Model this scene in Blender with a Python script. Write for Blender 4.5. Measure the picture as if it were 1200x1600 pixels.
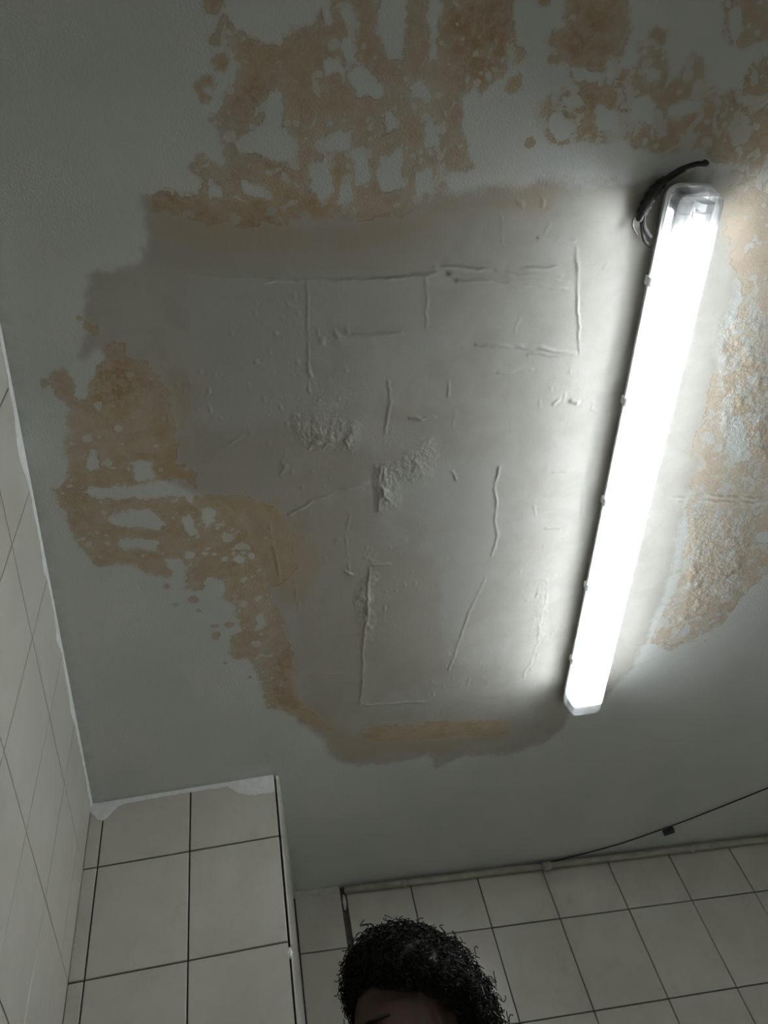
import bpy, bmesh, math, random
import numpy as np
from mathutils import Vector, Matrix, noise as mnoise

for o in list(bpy.data.objects):
    bpy.data.objects.remove(o)
scene = bpy.context.scene
COL = scene.collection
random.seed(4)
rng = np.random.default_rng(7)

# ------------------------------------------------------------------ camera
CAM_Z = 1.15                 # phone held at chest height
ZC = CAM_Z + 1.30            # ceiling height
RM = [[0.98030921, -0.04097534, 0.19317058],
      [-0.07678599, 0.82214861, 0.56407054],
      [-0.18192790, -0.56779634, 0.80281352]]
cam_data = bpy.data.cameras.new('camera')
cam = bpy.data.objects.new('camera', cam_data)
COL.objects.link(cam)
cam_data.sensor_fit = 'VERTICAL'
cam_data.sensor_height = 36.0
cam_data.lens = 36.0 * 1240.0 / 1600.0
cam_data.clip_start = 0.02
m = Matrix.Identity(4)
for r in range(3):
    m[r][0] = RM[r][0]
    m[r][1] = -RM[r][1]
    m[r][2] = -RM[r][2]
m[0][3], m[1][3], m[2][3] = 0.0, 0.0, CAM_Z
cam.matrix_world = m
scene.camera = cam

# ------------------------------------------------------------------ world, exposure
world = bpy.data.worlds.new('world')
scene.world = world
world.use_nodes = True
world.node_tree.nodes['Background'].inputs[0].default_value = (0.0, 0.0, 0.0, 1)
world.node_tree.nodes['Background'].inputs[1].default_value = 0.0
vs = scene.view_settings
vs.view_transform = 'Standard'
vs.look = 'None'
vs.gamma = 1.0
vs.use_curve_mapping = False
vs.exposure = 0.48
TUBE_STRENGTH = 222.0

# ------------------------------------------------------------------ traced outlines on the ceiling, in metres
STAIN = {'corner': [(0.755, -0.03), (0.768, 0.017), (0.787, 0.051), (0.816, 0.064), (0.835, 0.055), (0.898, 0.042), (0.864, -0.039)],
 'left': [(-0.176, 0.54), (-0.159, 0.544), (-0.157, 0.568), (-0.117, 0.588), (-0.101, 0.618), (-0.095, 0.654), (-0.084, 0.729), (-0.09, 0.78), (-0.058, 0.803),
          (-0.059, 0.853), (0.035, 0.857), (0.086, 0.89), (0.128, 0.959), (0.135, 1.051), (0.122, 1.076), (0.084, 1.096), (0.092, 1.136), (0.106, 1.187),
          (0.126, 1.268), (0.136, 1.354), (0.145, 1.452), (0.234, 1.568), (0.202, 1.563), (0.116, 1.487), (0.072, 1.463), (0.065, 1.399), (0.054, 1.345),
          (0.038, 1.309), (-0.004, 1.288), (-0.006, 1.239), (0.016, 1.209), (0.007, 1.14), (-0.02, 1.114), (-0.013, 1.071), (-0.05, 1.055), (-0.057, 1.091),
          (-0.089, 1.081), (-0.08, 1.025), (-0.111, 1.022), (-0.119, 1.057), (-0.145, 1.048), (-0.179, 1.029), (-0.214, 1.009), (-0.254, 1.016),
          (-0.272, 0.992), (-0.298, 0.932), (-0.295, 0.883), (-0.309, 0.865), (-0.304, 0.833), (-0.279, 0.816), (-0.276, 0.746), (-0.269, 0.694),
          (-0.26, 0.663), (-0.277, 0.647), (-0.285, 0.617), (-0.259, 0.594), (-0.244, 0.621), (-0.254, 0.648), (-0.229, 0.658), (-0.221, 0.622),
          (-0.195, 0.575), (-0.193, 0.558)],
 'lowband': [(0.299, 1.577), (0.431, 1.571), (0.533, 1.58), (0.691, 1.594), (0.709, 1.647), (0.54, 1.641), (0.369, 1.631), (0.31, 1.615)],
 'right': [(0.845, 0.273), (0.875, 0.256), (0.975, 0.226), (1.08, 0.413), (0.971, 0.463), (0.908, 0.381)],
 'rightl': [(0.964, 0.445), (0.958, 0.54), (0.954, 0.634), (0.969, 0.721), (0.955, 0.76), (0.98, 0.846), (1.029, 1.028), (1.04, 1.102), (1.036, 1.218),
            (1.036, 1.349), (1.093, 1.383), (1.219, 1.311), (1.236, 1.218), (1.287, 1.142), (1.403, 1.042), (1.121, 0.412)],
 'top': [(0.01, 0.08), (0.025, 0.075), (0.033, 0.094), (0.066, 0.091), (0.084, 0.103), (0.111, 0.086), (0.146, 0.076), (0.159, 0.043), (0.157, -0.0),
         (0.423, -0.021), (0.433, 0.024), (0.445, 0.071), (0.435, 0.103), (0.415, 0.136), (0.399, 0.167), (0.401, 0.203), (0.426, 0.239), (0.401, 0.251),
         (0.356, 0.266), (0.369, 0.289), (0.309, 0.321), (0.226, 0.344), (0.133, 0.341), (0.083, 0.35), (-0.007, 0.35), (-0.071, 0.333), (-0.1, 0.334),
         (-0.101, 0.311), (-0.069, 0.303), (-0.033, 0.305), (-0.015, 0.292), (-0.026, 0.278), (-0.019, 0.259), (0.011, 0.262), (0.019, 0.238), (0.008, 0.218),
         (0.005, 0.194), (0.017, 0.183), (0.031, 0.153), (0.039, 0.128), (0.022, 0.11)],
 'upmid': [(0.491, 0.151), (0.535, 0.135), (0.575, 0.136), (0.614, 0.115), (0.615, 0.104), (0.646, 0.099), (0.656, 0.054), (0.682, 0.047), (0.677, 0.069),
           (0.699, 0.106), (0.718, 0.098), (0.731, 0.071), (0.753, 0.077), (0.764, 0.109), (0.8, 0.128), (0.838, 0.116), (0.84, 0.085), (0.898, 0.042),
           (0.992, 0.267), (0.867, 0.233), (0.787, 0.209), (0.71, 0.222), (0.651, 0.196), (0.592, 0.205), (0.53, 0.208), (0.513, 0.191), (0.496, 0.178)],
 'upper': [(0.511, 0.026), (0.526, -0.013), (0.579, -0.017), (0.62, 0.021), (0.626, 0.051), (0.621, 0.081), (0.592, 0.091), (0.599, 0.121), (0.599, 0.143),
           (0.554, 0.132), (0.525, 0.095), (0.495, 0.074), (0.499, 0.061), (0.516, 0.049)]}
ISLAND = [[(0.154, 0.044), (0.152, 0.015), (0.171, 0.013), (0.175, 0.069), (0.163, 0.074)],
 [(0.177, 0.05), (0.197, 0.041), (0.212, 0.07), (0.201, 0.079), (0.187, 0.064)], [(0.183, 0.084), (0.199, 0.079), (0.205, 0.11), (0.189, 0.115)],
 [(0.238, 0.008), (0.276, 0.005), (0.284, 0.066), (0.28, 0.107), (0.26, 0.113), (0.242, 0.076)],
 [(0.301, 0.003), (0.323, 0.002), (0.331, 0.062), (0.33, 0.104), (0.315, 0.108), (0.315, 0.071)],
 [(0.157, 0.113), (0.184, 0.108), (0.189, 0.129), (0.162, 0.134)], [(0.194, 0.129), (0.217, 0.116), (0.252, 0.14), (0.258, 0.157), (0.215, 0.158)],
 [(0.083, 0.16), (0.104, 0.157), (0.107, 0.208), (0.131, 0.235), (0.124, 0.253), (0.093, 0.257), (0.064, 0.249), (0.037, 0.246), (0.03, 0.227), (0.06, 0.214),
  (0.079, 0.205)],
 [(0.251, 0.175), (0.266, 0.169), (0.283, 0.204), (0.256, 0.21)], [(0.292, 0.147), (0.305, 0.131), (0.33, 0.153), (0.321, 0.167), (0.301, 0.159)],
 [(0.315, 0.184), (0.335, 0.179), (0.346, 0.225), (0.324, 0.23)], [(0.151, 0.232), (0.174, 0.213), (0.21, 0.207), (0.205, 0.237), (0.161, 0.243)],
 [(0.205, 0.234), (0.231, 0.221), (0.245, 0.279), (0.215, 0.287)], [(0.252, 0.237), (0.288, 0.231), (0.302, 0.292), (0.265, 0.299), (0.252, 0.265)],
 [(0.141, 0.255), (0.173, 0.248), (0.184, 0.296), (0.163, 0.318), (0.142, 0.297)], [(0.188, 0.286), (0.21, 0.281), (0.214, 0.312), (0.194, 0.317)],
 [(0.03, 0.278), (0.054, 0.286), (0.078, 0.295), (0.075, 0.311), (0.044, 0.303)], [(-0.012, 0.292), (0.008, 0.288), (0.011, 0.309), (-0.01, 0.312)],
 [(0.377, 0.151), (0.394, 0.132), (0.413, 0.157), (0.442, 0.147), (0.46, 0.191), (0.461, 0.257), (0.419, 0.263), (0.397, 0.221), (0.38, 0.195)],
 [(0.305, 0.265), (0.336, 0.26), (0.355, 0.295), (0.317, 0.301)], [(0.54, 0.107), (0.562, 0.1), (0.591, 0.104), (0.591, 0.12), (0.552, 0.122)],
 [(0.648, 0.099), (0.68, 0.09), (0.69, 0.111), (0.669, 0.119)], [(0.535, 0.144), (0.561, 0.138), (0.577, 0.158), (0.545, 0.165)],
 [(0.649, 0.145), (0.673, 0.133), (0.695, 0.142), (0.695, 0.17), (0.656, 0.172)], [(0.708, 0.14), (0.762, 0.134), (0.776, 0.157), (0.721, 0.163)],
 [(0.516, 0.17), (0.539, 0.158), (0.565, 0.181), (0.56, 0.205), (0.532, 0.204)], [(0.586, 0.153), (0.635, 0.155), (0.646, 0.189), (0.6, 0.189)],
 [(0.775, 0.012), (0.789, 0.006), (0.808, 0.018), (0.813, 0.049), (0.8, 0.055), (0.784, 0.037)],
 [(-0.273, 0.838), (-0.253, 0.828), (-0.179, 0.827), (-0.11, 0.82), (-0.074, 0.81), (-0.059, 0.836), (-0.064, 0.872), (-0.077, 0.857), (-0.148, 0.858),
  (-0.24, 0.857)],
 [(-0.228, 0.904), (-0.197, 0.882), (-0.144, 0.883), (-0.12, 0.919), (-0.131, 0.94), (-0.172, 0.927), (-0.212, 0.92)],
 [(-0.21, 0.948), (-0.174, 0.95), (-0.135, 0.96), (-0.141, 0.986), (-0.177, 0.978), (-0.209, 0.979)],
 [(-0.09, 0.901), (-0.068, 0.894), (-0.056, 0.944), (-0.076, 0.956), (-0.089, 0.936)], [(-0.053, 0.888), (-0.031, 0.881), (-0.023, 0.924), (-0.043, 0.929)],
 [(-0.17, 0.781), (-0.127, 0.777), (-0.133, 0.819), (-0.167, 0.82)], [(-0.242, 0.747), (-0.226, 0.741), (-0.222, 0.788), (-0.241, 0.798)],
 [(-0.126, 1.003), (-0.092, 0.999), (-0.086, 1.032), (-0.116, 1.037)], [(0.046, 1.169), (0.065, 1.161), (0.078, 1.209), (0.05, 1.216)],
 [(1.026, 0.707), (1.059, 0.698), (1.115, 0.818), (1.077, 0.83), (1.035, 0.768)],
 [(1.038, 1.105), (1.057, 1.136), (1.045, 1.195), (1.047, 1.257), (1.025, 1.173)], [(1.104, 1.316), (1.124, 1.289), (1.137, 1.319), (1.121, 1.346)],
 [(1.205, 1.021), (1.236, 1.014), (1.267, 1.049), (1.225, 1.051)]]
RUST = [[(-0.193, 0.552), (-0.156, 0.546), (-0.105, 0.611), (-0.095, 0.654), (-0.217, 0.67), (-0.215, 0.61)],
 [(0.332, 0.031), (0.431, 0.024), (0.434, 0.101), (0.394, 0.167), (0.363, 0.242), (0.323, 0.253), (0.342, 0.152), (0.333, 0.078)],
 [(-0.098, 0.311), (0.083, 0.328), (0.134, 0.376), (-0.039, 0.401), (-0.101, 0.382)], [(0.511, 0.026), (0.615, 0.021), (0.621, 0.081), (0.525, 0.095)],
 [(0.016, 0.138), (0.084, 0.142), (0.045, 0.255), (0.007, 0.256)], [(0.05, 1.245), (0.123, 1.252), (0.145, 1.475), (0.072, 1.454)]]
SOFT = [[(-0.091, 0.324), (0.083, 0.343), (0.226, 0.344), (0.309, 0.326), (0.369, 0.289), (0.541, 0.273), (0.538, 0.314), (0.375, 0.334), (0.229, 0.395),
  (0.103, 0.392), (-0.009, 0.395), (-0.096, 0.377)],
 [(-0.1, 0.552), (-0.052, 0.623), (-0.071, 0.752), (-0.089, 0.685)],
 [(0.055, 0.87), (0.143, 0.905), (0.186, 1.038), (0.148, 1.178), (0.106, 1.137), (0.092, 0.998)],
 [(0.122, 1.416), (0.301, 1.601), (0.54, 1.636), (0.711, 1.609), (0.72, 1.662), (0.53, 1.698), (0.272, 1.684), (0.154, 1.51)]]
PATCH = [[(-0.109, 0.311), (-0.103, 0.372), (-0.124, 0.415), (-0.187, 0.426), (-0.207, 0.476), (-0.228, 0.575), (-0.203, 0.558), (-0.171, 0.587), (-0.129, 0.647),
  (-0.115, 0.812), (0.042, 0.915), (0.092, 1.173), (0.1, 1.457), (0.203, 1.587), (0.239, 1.681), (0.308, 1.718), (0.393, 1.721), (0.462, 1.716), (0.492, 1.7),
  (0.52, 1.763), (0.554, 1.747), (0.604, 1.723), (0.716, 1.74), (0.819, 1.702), (0.862, 1.643), (0.93, 1.332), (0.832, 0.382), (0.787, 0.244), (0.698, 0.262),
  (0.54, 0.268), (0.37, 0.294), (0.225, 0.324), (0.063, 0.319)],
 [(0.822, 0.243), (0.868, 0.236), (0.915, 0.302), (0.936, 0.403), (0.966, 0.62), (0.991, 0.846), (1.001, 1.001), (1.023, 1.133), (1.02, 1.34), (1.003, 1.44),
  (0.942, 1.59), (0.93, 1.332), (0.831, 0.502)]]
FRESH = [[(0.299, 0.813), (0.355, 0.796), (0.535, 0.807), (0.579, 0.927), (0.567, 1.046), (0.52, 1.291), (0.48, 1.287), (0.455, 1.056), (0.39, 1.008), (0.454, 0.963),
  (0.368, 0.929), (0.302, 0.913)],
 [(-0.056, 0.432), (0.342, 0.436), (0.356, 0.522), (0.45, 0.546), (0.29, 0.627), (0.276, 0.762), (0.175, 0.691), (-0.022, 0.7), (-0.049, 0.575)]]
TAUPE = [[(0.13, 0.904), (0.276, 0.865), (0.307, 1.012), (0.298, 1.191), (0.302, 1.483), (0.201, 1.516), (0.142, 1.254)],
 [(0.307, 1.012), (0.435, 1.037), (0.47, 1.206), (0.509, 1.396), (0.31, 1.484), (0.298, 1.191)],
 [(-0.103, 0.348), (0.082, 0.358), (0.375, 0.339), (0.372, 0.403), (0.166, 0.423), (-0.05, 0.421), (-0.112, 0.402)],
 [(-0.057, 0.706), (0.152, 0.714), (0.25, 0.747), (0.292, 0.806), (0.256, 0.849), (0.13, 0.889), (-0.052, 0.836)],
 [(0.703, 0.278), (0.746, 0.266), (0.77, 0.383), (0.794, 0.808), (0.826, 1.321), (0.842, 1.553), (0.783, 1.521), (0.779, 1.115), (0.734, 0.579)]]
ROUGHP = [[(0.291, 0.803), (0.335, 0.792), (0.391, 0.751), (0.403, 0.783), (0.395, 0.832), (0.359, 0.838), (0.33, 0.829), (0.334, 0.906), (0.302, 0.913)],
 [(0.128, 0.703), (0.175, 0.697), (0.242, 0.712), (0.239, 0.768), (0.14, 0.744)],
 [(1.003, 0.931), (1.081, 0.952), (1.18, 0.957), (1.224, 1.209), (1.1, 1.315), (1.057, 1.097)], [(0.924, 0.501), (1.01, 0.475), (1.159, 0.82), (1.038, 0.784)],
 [(0.701, 1.119), (0.707, 1.309), (0.74, 1.313)], [(0.272, 1.114), (0.298, 1.08), (0.308, 1.27), (0.29, 1.288)]]
DOTS = [(-0.079, 0.999, 0.0095), (-0.03, 1.003, 0.0073), (0.016, 1.016, 0.0095), (-0.011, 1.018, 0.0063), (0.042, 1.008, 0.0084), (-0.051, 0.999, 0.0063)]
SPOTS = [(0.009, 0.06, 0.0095), (0.022, 0.087, 0.0095), (0.013, 0.099, 0.0063), (0.017, 0.126, 0.0073), (0.0, 0.153, 0.0063), (-0.012, 0.159, 0.0052),
 (-0.006, 0.171, 0.0052), (0.0, 0.198, 0.0063), (-0.014, 0.257, 0.0084), (-0.028, 0.27, 0.0052), (0.076, 0.234, 0.0073), (0.312, 0.145, 0.0052),
 (0.451, 0.091, 0.0095), (0.455, 0.129, 0.0084), (0.491, 0.208, 0.0063), (0.513, 0.098, 0.0063), (0.607, 0.088, 0.0052), (0.642, 0.073, 0.0063),
 (-0.076, 1.113, 0.0084), (-0.116, 1.126, 0.0042), (-0.072, 1.149, 0.0032), (-0.037, 1.195, 0.0073), (-0.008, 1.195, 0.0063), (-0.037, 1.225, 0.0073),
 (-0.016, 1.303, 0.0032), (0.037, 1.36, 0.0032), (-0.214, 0.521, 0.0073), (-0.202, 0.528, 0.0063), (-0.225, 0.506, 0.0052), (-0.293, 0.621, 0.0052),
 (-0.417, 1.531, 0.0032), (-0.129, 1.075, 0.0052), (0.481, 0.023, 0.0052)]
RIDGE = [(2.5, 1.0, [(-0.049, 0.429), (0.009, 0.436), (0.111, 0.438), (0.212, 0.435), (0.3, 0.43), (0.346, 0.425), (0.369, 0.419)]),
 (3, 1.5, [(0.364, 0.407), (0.423, 0.414), (0.498, 0.419), (0.589, 0.422)]), (3, 1.5, [(0.404, 0.435), (0.46, 0.434), (0.516, 0.44), (0.615, 0.443)]),
 (2.5, 1.3, [(0.349, 0.428), (0.352, 0.475), (0.356, 0.52)]), (3, 1.8, [(0.608, 0.374), (0.626, 0.439), (0.644, 0.5), (0.661, 0.57)]),
 (3, 1.5, [(0.454, 0.55), (0.53, 0.555), (0.627, 0.563), (0.652, 0.57)]), (3, 1.4, [(0.561, 0.571), (0.652, 0.57)]),
 (2.5, 1.2, [(0.535, 0.359), (0.604, 0.361)]), (2.5, 0.9, [(0.203, 0.536), (0.257, 0.532), (0.316, 0.532)]),
 (2.5, 1.2, [(0.297, 0.621), (0.306, 0.669), (0.302, 0.748)]), (2.5, 1, [(0.506, 0.607), (0.569, 0.602)]), (2.5, 1, [(0.464, 0.321), (0.473, 0.367)]),
 (3, 1.5, [(0.542, 0.813), (0.539, 0.864), (0.553, 0.898), (0.551, 0.938), (0.568, 0.988), (0.565, 1.04)]),
 (2.2, 1.0, [(0.118, 0.907), (0.175, 0.874), (0.222, 0.855), (0.275, 0.842)]), (3, 1.8, [(0.299, 0.806), (0.298, 0.858), (0.303, 0.91)]),
 (3, 1.8, [(0.307, 0.809), (0.307, 0.874), (0.324, 0.89), (0.333, 0.899)]), (3, 1.5, [(0.309, 0.821), (0.314, 0.851), (0.305, 0.882)]),
 (3, 1.2, [(0.442, 0.821), (0.454, 0.842)]), (3, 1.4, [(0.601, 0.664), (0.602, 0.682)]), (3, 1.4, [(0.633, 0.676), (0.64, 0.665)]),
 (4, 1.8, [(0.666, 0.668), (0.68, 0.671)]), (3, 1.3, [(0.665, 1.13), (0.707, 1.118), (0.719, 1.174), (0.72, 1.259), (0.729, 1.32), (0.709, 1.437)]),
 (3, 1.2, [(0.559, 1.107), (0.539, 1.185), (0.522, 1.283), (0.512, 1.388)]),
 (3, 1.3, [(0.292, 1.057), (0.297, 1.179), (0.292, 1.277), (0.299, 1.345), (0.297, 1.483)]), (2, 1.0, [(0.177, 1.369), (0.249, 1.373)]),
 (2.2, 1.1, [(0.13, 1.075), (0.136, 1.122), (0.142, 1.166)]), (2.2, 1.1, [(0.083, 0.938), (0.092, 0.998), (0.099, 1.063)]),
 (2.2, 1, [(-0.043, 0.776), (-0.008, 0.754), (0.037, 0.724)]), (2.5, 1.1, [(0.109, 0.774), (0.104, 0.792), (0.108, 0.801), (0.101, 0.816)]),
 (2.5, 1, [(0.161, 0.745), (0.157, 0.756), (0.154, 0.758)]), (2.5, 1, [(0.186, 0.756), (0.19, 0.75), (0.199, 0.753)]),
 (2.5, 1, [(0.221, 0.743), (0.232, 0.756), (0.234, 0.763)]), (2.5, 1, [(0.24, 0.91), (0.237, 0.99), (0.252, 1.06), (0.249, 1.077)]),
 (3, 1.2, [(0.241, 1.064), (0.258, 1.072)]), (2.5, 0.9, [(0.299, 1.052), (0.335, 1.053)]), (2.5, 0.8, [(0.307, 1.489), (0.456, 1.494)]),
 (3, 1, [(0.659, 0.834), (0.713, 0.828)]), (2.5, 0.9, [(0.679, 0.974), (0.728, 0.971)]), (2.5, 1, [(0.639, 0.913), (0.647, 0.938)]),
 (2.5, 1, [(0.412, 0.622), (0.418, 0.652)]), (2.5, 1, [(0.434, 0.682), (0.434, 0.712)]), (2.5, 0.9, [(0.345, 0.697), (0.391, 0.699)]),
 (2.5, 1, [(0.493, 0.411), (0.585, 0.407), (0.591, 0.401)]), (2, 0.8, [(0.145, 0.437), (0.147, 0.529), (0.152, 0.626)]),
 (2.5, 0.9, [(0.526, 0.528), (0.53, 0.503)]), (3.5, 1.3, [(0.956, 0.905), (1.05, 0.907), (1.215, 0.92)]), (3.5, 1.0, [(0.975, 0.917), (1.203, 0.931)]),
 (3, 1.2, [(0.985, 1.355), (1.078, 1.36), (1.187, 1.361)]), (3, 1.0, [(0.994, 1.439), (1.057, 1.407)]), (2.5, 0.9, [(0.546, 0.35), (0.554, 0.336)]),
 (2.5, 0.9, [(0.666, 0.408), (0.672, 0.395)]), (2.5, 0.8, [(0.386, 0.424), (0.433, 0.43), (0.503, 0.431), (0.61, 0.432)]),
 (2.5, 0.9, [(0.611, 0.685), (0.6, 0.671), (0.602, 0.66)]), (2.5, 0.8, [(0.55, 0.698), (0.552, 0.741)])]

# ------------------------------------------------------------------ helpers
def tag(o, label=None, cat=None, group=None, kind=None):
    if label: o['label'] = label
    if cat: o['category'] = cat
    if group: o['group'] = group
    if kind: o['kind'] = kind
    return o

def mesh_obj(name, verts, faces, mat, parent=None, smooth=False):
    me = bpy.data.meshes.new(name)
    me.from_pydata([tuple(v) for v in verts], [], [tuple(f) for f in faces])
    me.update()
    if smooth:
        for p in me.polygons: p.use_smooth = True
    return link_mesh(name, me, mat, parent)

def link_mesh(name, me, mat, parent=None):
    if mat is not None and len(me.materials) == 0:
        me.materials.append(mat)
    o = bpy.data.objects.new(name, me)
    COL.objects.link(o)
    if parent is not None: o.parent = parent
    return o

def empty(name, loc=(0, 0, 0), rz=0.0):
    o = bpy.data.objects.new(name, None)
    COL.objects.link(o)
    o.location = loc
    o.rotation_euler = (0, 0, rz)
    o.empty_display_size = 0.05
    return o

class MB:
    """collects verts and faces for ONE mesh object"""
    def __init__(s): s.v = []; s.f = []
    def add(s, vs_, fs_):
        b = len(s.v); s.v += [tuple(v) for v in vs_]; s.f += [tuple(i + b for i in f) for f in fs_]; return s
    def box(s, x0, x1, y0, y1, z0, z1):
        return s.add([(x0,y0,z0),(x1,y0,z0),(x1,y1,z0),(x0,y1,z0),(x0,y0,z1),(x1,y0,z1),(x1,y1,z1),(x0,y1,z1)],
                     [(0,3,2,1),(4,5,6,7),(0,1,5,4),(1,2,6,5),(2,3,7,6),(3,0,4,7)])
    def loops(s, loops, cap0=True, cap1=True):
        n = len(loops[0]); vs_ = [p for l in loops for p in l]; fs_ = []
        for k in range(len(loops) - 1):
            for i in range(n):
                j = (i + 1) % n
                fs_.append((k*n+i, k*n+j, (k+1)*n+j, (k+1)*n+i))
        if cap0: fs_.append(tuple(reversed(range(n))))
        if cap1: fs_.append(tuple((len(loops)-1)*n + i for i in range(n)))
        return s.add(vs_, fs_)
    def tube(s, pts, r, n=8, caps=True):
        pts = [Vector(p) for p in pts]; loops = []
        ref = Vector((0.12, 0.31, 0.94)).normalized()
        for i, p in enumerate(pts):
            t = (pts[min(i+1, len(pts)-1)] - pts[max(i-1, 0)]).normalized()
            a = t.cross(ref)
            if a.length < 1e-3: a = t.cross(Vector((1, 0, 0)))
            a.normalize(); b = t.cross(a)
            rr = r[i] if isinstance(r, (list, tuple)) else r
            loops.append([p + a*rr*math.cos(2*math.pi*k/n) + b*rr*math.sin(2*math.pi*k/n) for k in range(n)])
        return s.loops(loops, caps, caps)
    def build(s, name, mat, parent=None, smooth=False, fix=True):
        me = bpy.data.meshes.new(name)
        me.from_pydata(s.v, [], s.f)
        if fix:
            bm = bmesh.new(); bm.from_mesh(me); bmesh.ops.recalc_face_normals(bm, faces=bm.faces); bm.to_mesh(me); bm.free()
        me.update()
        if smooth:
            for p in me.polygons: p.use_smooth = True
        return link_mesh(name, me, mat, parent)

def smooth_curve(pts, n=8):
    pts = [Vector(p) for p in pts]; out = []
    for i in range(len(pts) - 1):
        p0 = pts[max(i-1, 0)]; p1 = pts[i]; p2 = pts[i+1]; p3 = pts[min(i+2, len(pts)-1)]
        for k in range(n):
            t = k / n
            out.append(0.5*((2*p1) + (p2-p0)*t + (2*p0-5*p1+4*p2-p3)*t*t + (3*p1-p0-3*p2+p3)*t**3))
    out.append(pts[-1]); return out

def rrect(hw, hl, r, z, n=9, dy=0.0):
    pts = []
    for cx, cy, a0 in ((hw-r, hl-r, 0), (-hw+r, hl-r, 90), (-hw+r, -hl+r, 180), (hw-r, -hl+r, 270)):
        for k in range(n):
            a = math.radians(a0 + 90*k/(n-1))
            pts.append((cx + r*math.cos(a), cy + dy + r*math.sin(a), z))
    return pts

# ------------------------------------------------------------------ node material helpers
class NT:
    def __init__(s, name):
        s.m = bpy.data.materials.new(name); s.m.use_nodes = True
        s.t = s.m.node_tree; s.t.nodes.clear()
        s.out = s.t.nodes.new('ShaderNodeOutputMaterial')
    def n(s, typ, **kw):
        nd = s.t.nodes.new(typ)
        for k, v in kw.items(): setattr(nd, k, v)
        return nd
    def link(s, a, b): s.t.links.new(a, b)
    def setin(s, sock, v):
        if hasattr(v, 'is_output') or isinstance(v, bpy.types.NodeSocket): s.link(v, sock)
        else: sock.default_value = v
    def math(s, op, a, b=None, c=None, clamp=False):
        nd = s.n('ShaderNodeMath', operation=op); nd.use_clamp = clamp
        s.setin(nd.inputs[0], a)
        if b is not None: s.setin(nd.inputs[1], b)
        if c is not None: s.setin(nd.inputs[2], c)
        return nd.outputs[0]
    def ramp(s, v, a, b, c=0.0, d=1.0, smooth=True):
        nd = s.n('ShaderNodeMapRange'); nd.interpolation_type = 'SMOOTHSTEP' if smooth else 'LINEAR'
        s.setin(nd.inputs[0], v)
        for i, x in enumerate((a, b, c, d)): s.setin(nd.inputs[i+1], x)
        return nd.outputs[0]
    def mix(s, f, a, b, blend='MIX'):
        nd = s.n('ShaderNodeMix', data_type='RGBA', blend_type=blend)
        s.setin(nd.inputs[0], f)
        s.setin(nd.inputs[6], a if not isinstance(a, tuple) else (*a, 1) if len(a) == 3 else a)
        s.setin(nd.inputs[7], b if not isinstance(b, tuple) else (*b, 1) if len(b) == 3 else b)
        return nd.outputs[2]
    def noise(s, scale, detail=3, rough=0.5, dist=0.0, vec=None):
        nd = s.n('ShaderNodeTexNoise')
        nd.inputs['Scale'].default_value = scale; nd.inputs['Detail'].default_value = detail
        nd.inputs['Roughness'].default_value = rough; nd.inputs['Distortion'].default_value = dist
        if vec is not None: s.link(vec, nd.inputs['Vector'])
        return nd.outputs['Fac']
    def obco(s): return s.n('ShaderNodeTexCoord').outputs['Object']
    def attr(s, name): 
        nd = s.n('ShaderNodeAttribute'); nd.attribute_name = name; return nd.outputs['Fac']
    def bsdf(s, color, rough=0.6, metallic=0.0, spec=0.5, normal=None):
        b = s.n('ShaderNodeBsdfPrincipled')
        s.setin(b.inputs['Base Color'], color if not isinstance(color, tuple) else (*color, 1) if len(color) == 3 else color)
        s.setin(b.inputs['Roughness'], rough); s.setin(b.inputs['Metallic'], metallic)
        s.setin(b.inputs['Specular IOR Level'], spec)
        if normal is not None: s.link(normal, b.inputs['Normal'])
        s.link(b.outputs[0], s.out.inputs[0]); return b
    def bump(s, h, strength=0.3, dist=0.002, prev=None):
        b = s.n('ShaderNodeBump'); b.inputs['Strength'].default_value = strength; b.inputs['Distance'].default_value = dist
        s.link(h, b.inputs['Height'])
        if prev is not None: s.link(prev, b.inputs['Normal'])
        return b.outputs[0]

def simple(name, color, rough=0.6, metallic=0.0, var=0.12, scale=30.0, bump=0.0, spec=0.5):
    t = NT(name); co = t.obco()
    nz = t.noise(scale, 4, 0.6, vec=co)
    f = t.ramp(nz, 0.3, 0.7, 0, 1)
    c = t.mix(f, tuple(x*(1-var) for x in color), tuple(min(1, x*(1+var)) for x in color))
    nrm = t.bump(nz, bump, 0.002) if bump else None
    t.bsdf(c, rough, metallic, spec, nrm)
    return t.m

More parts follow.
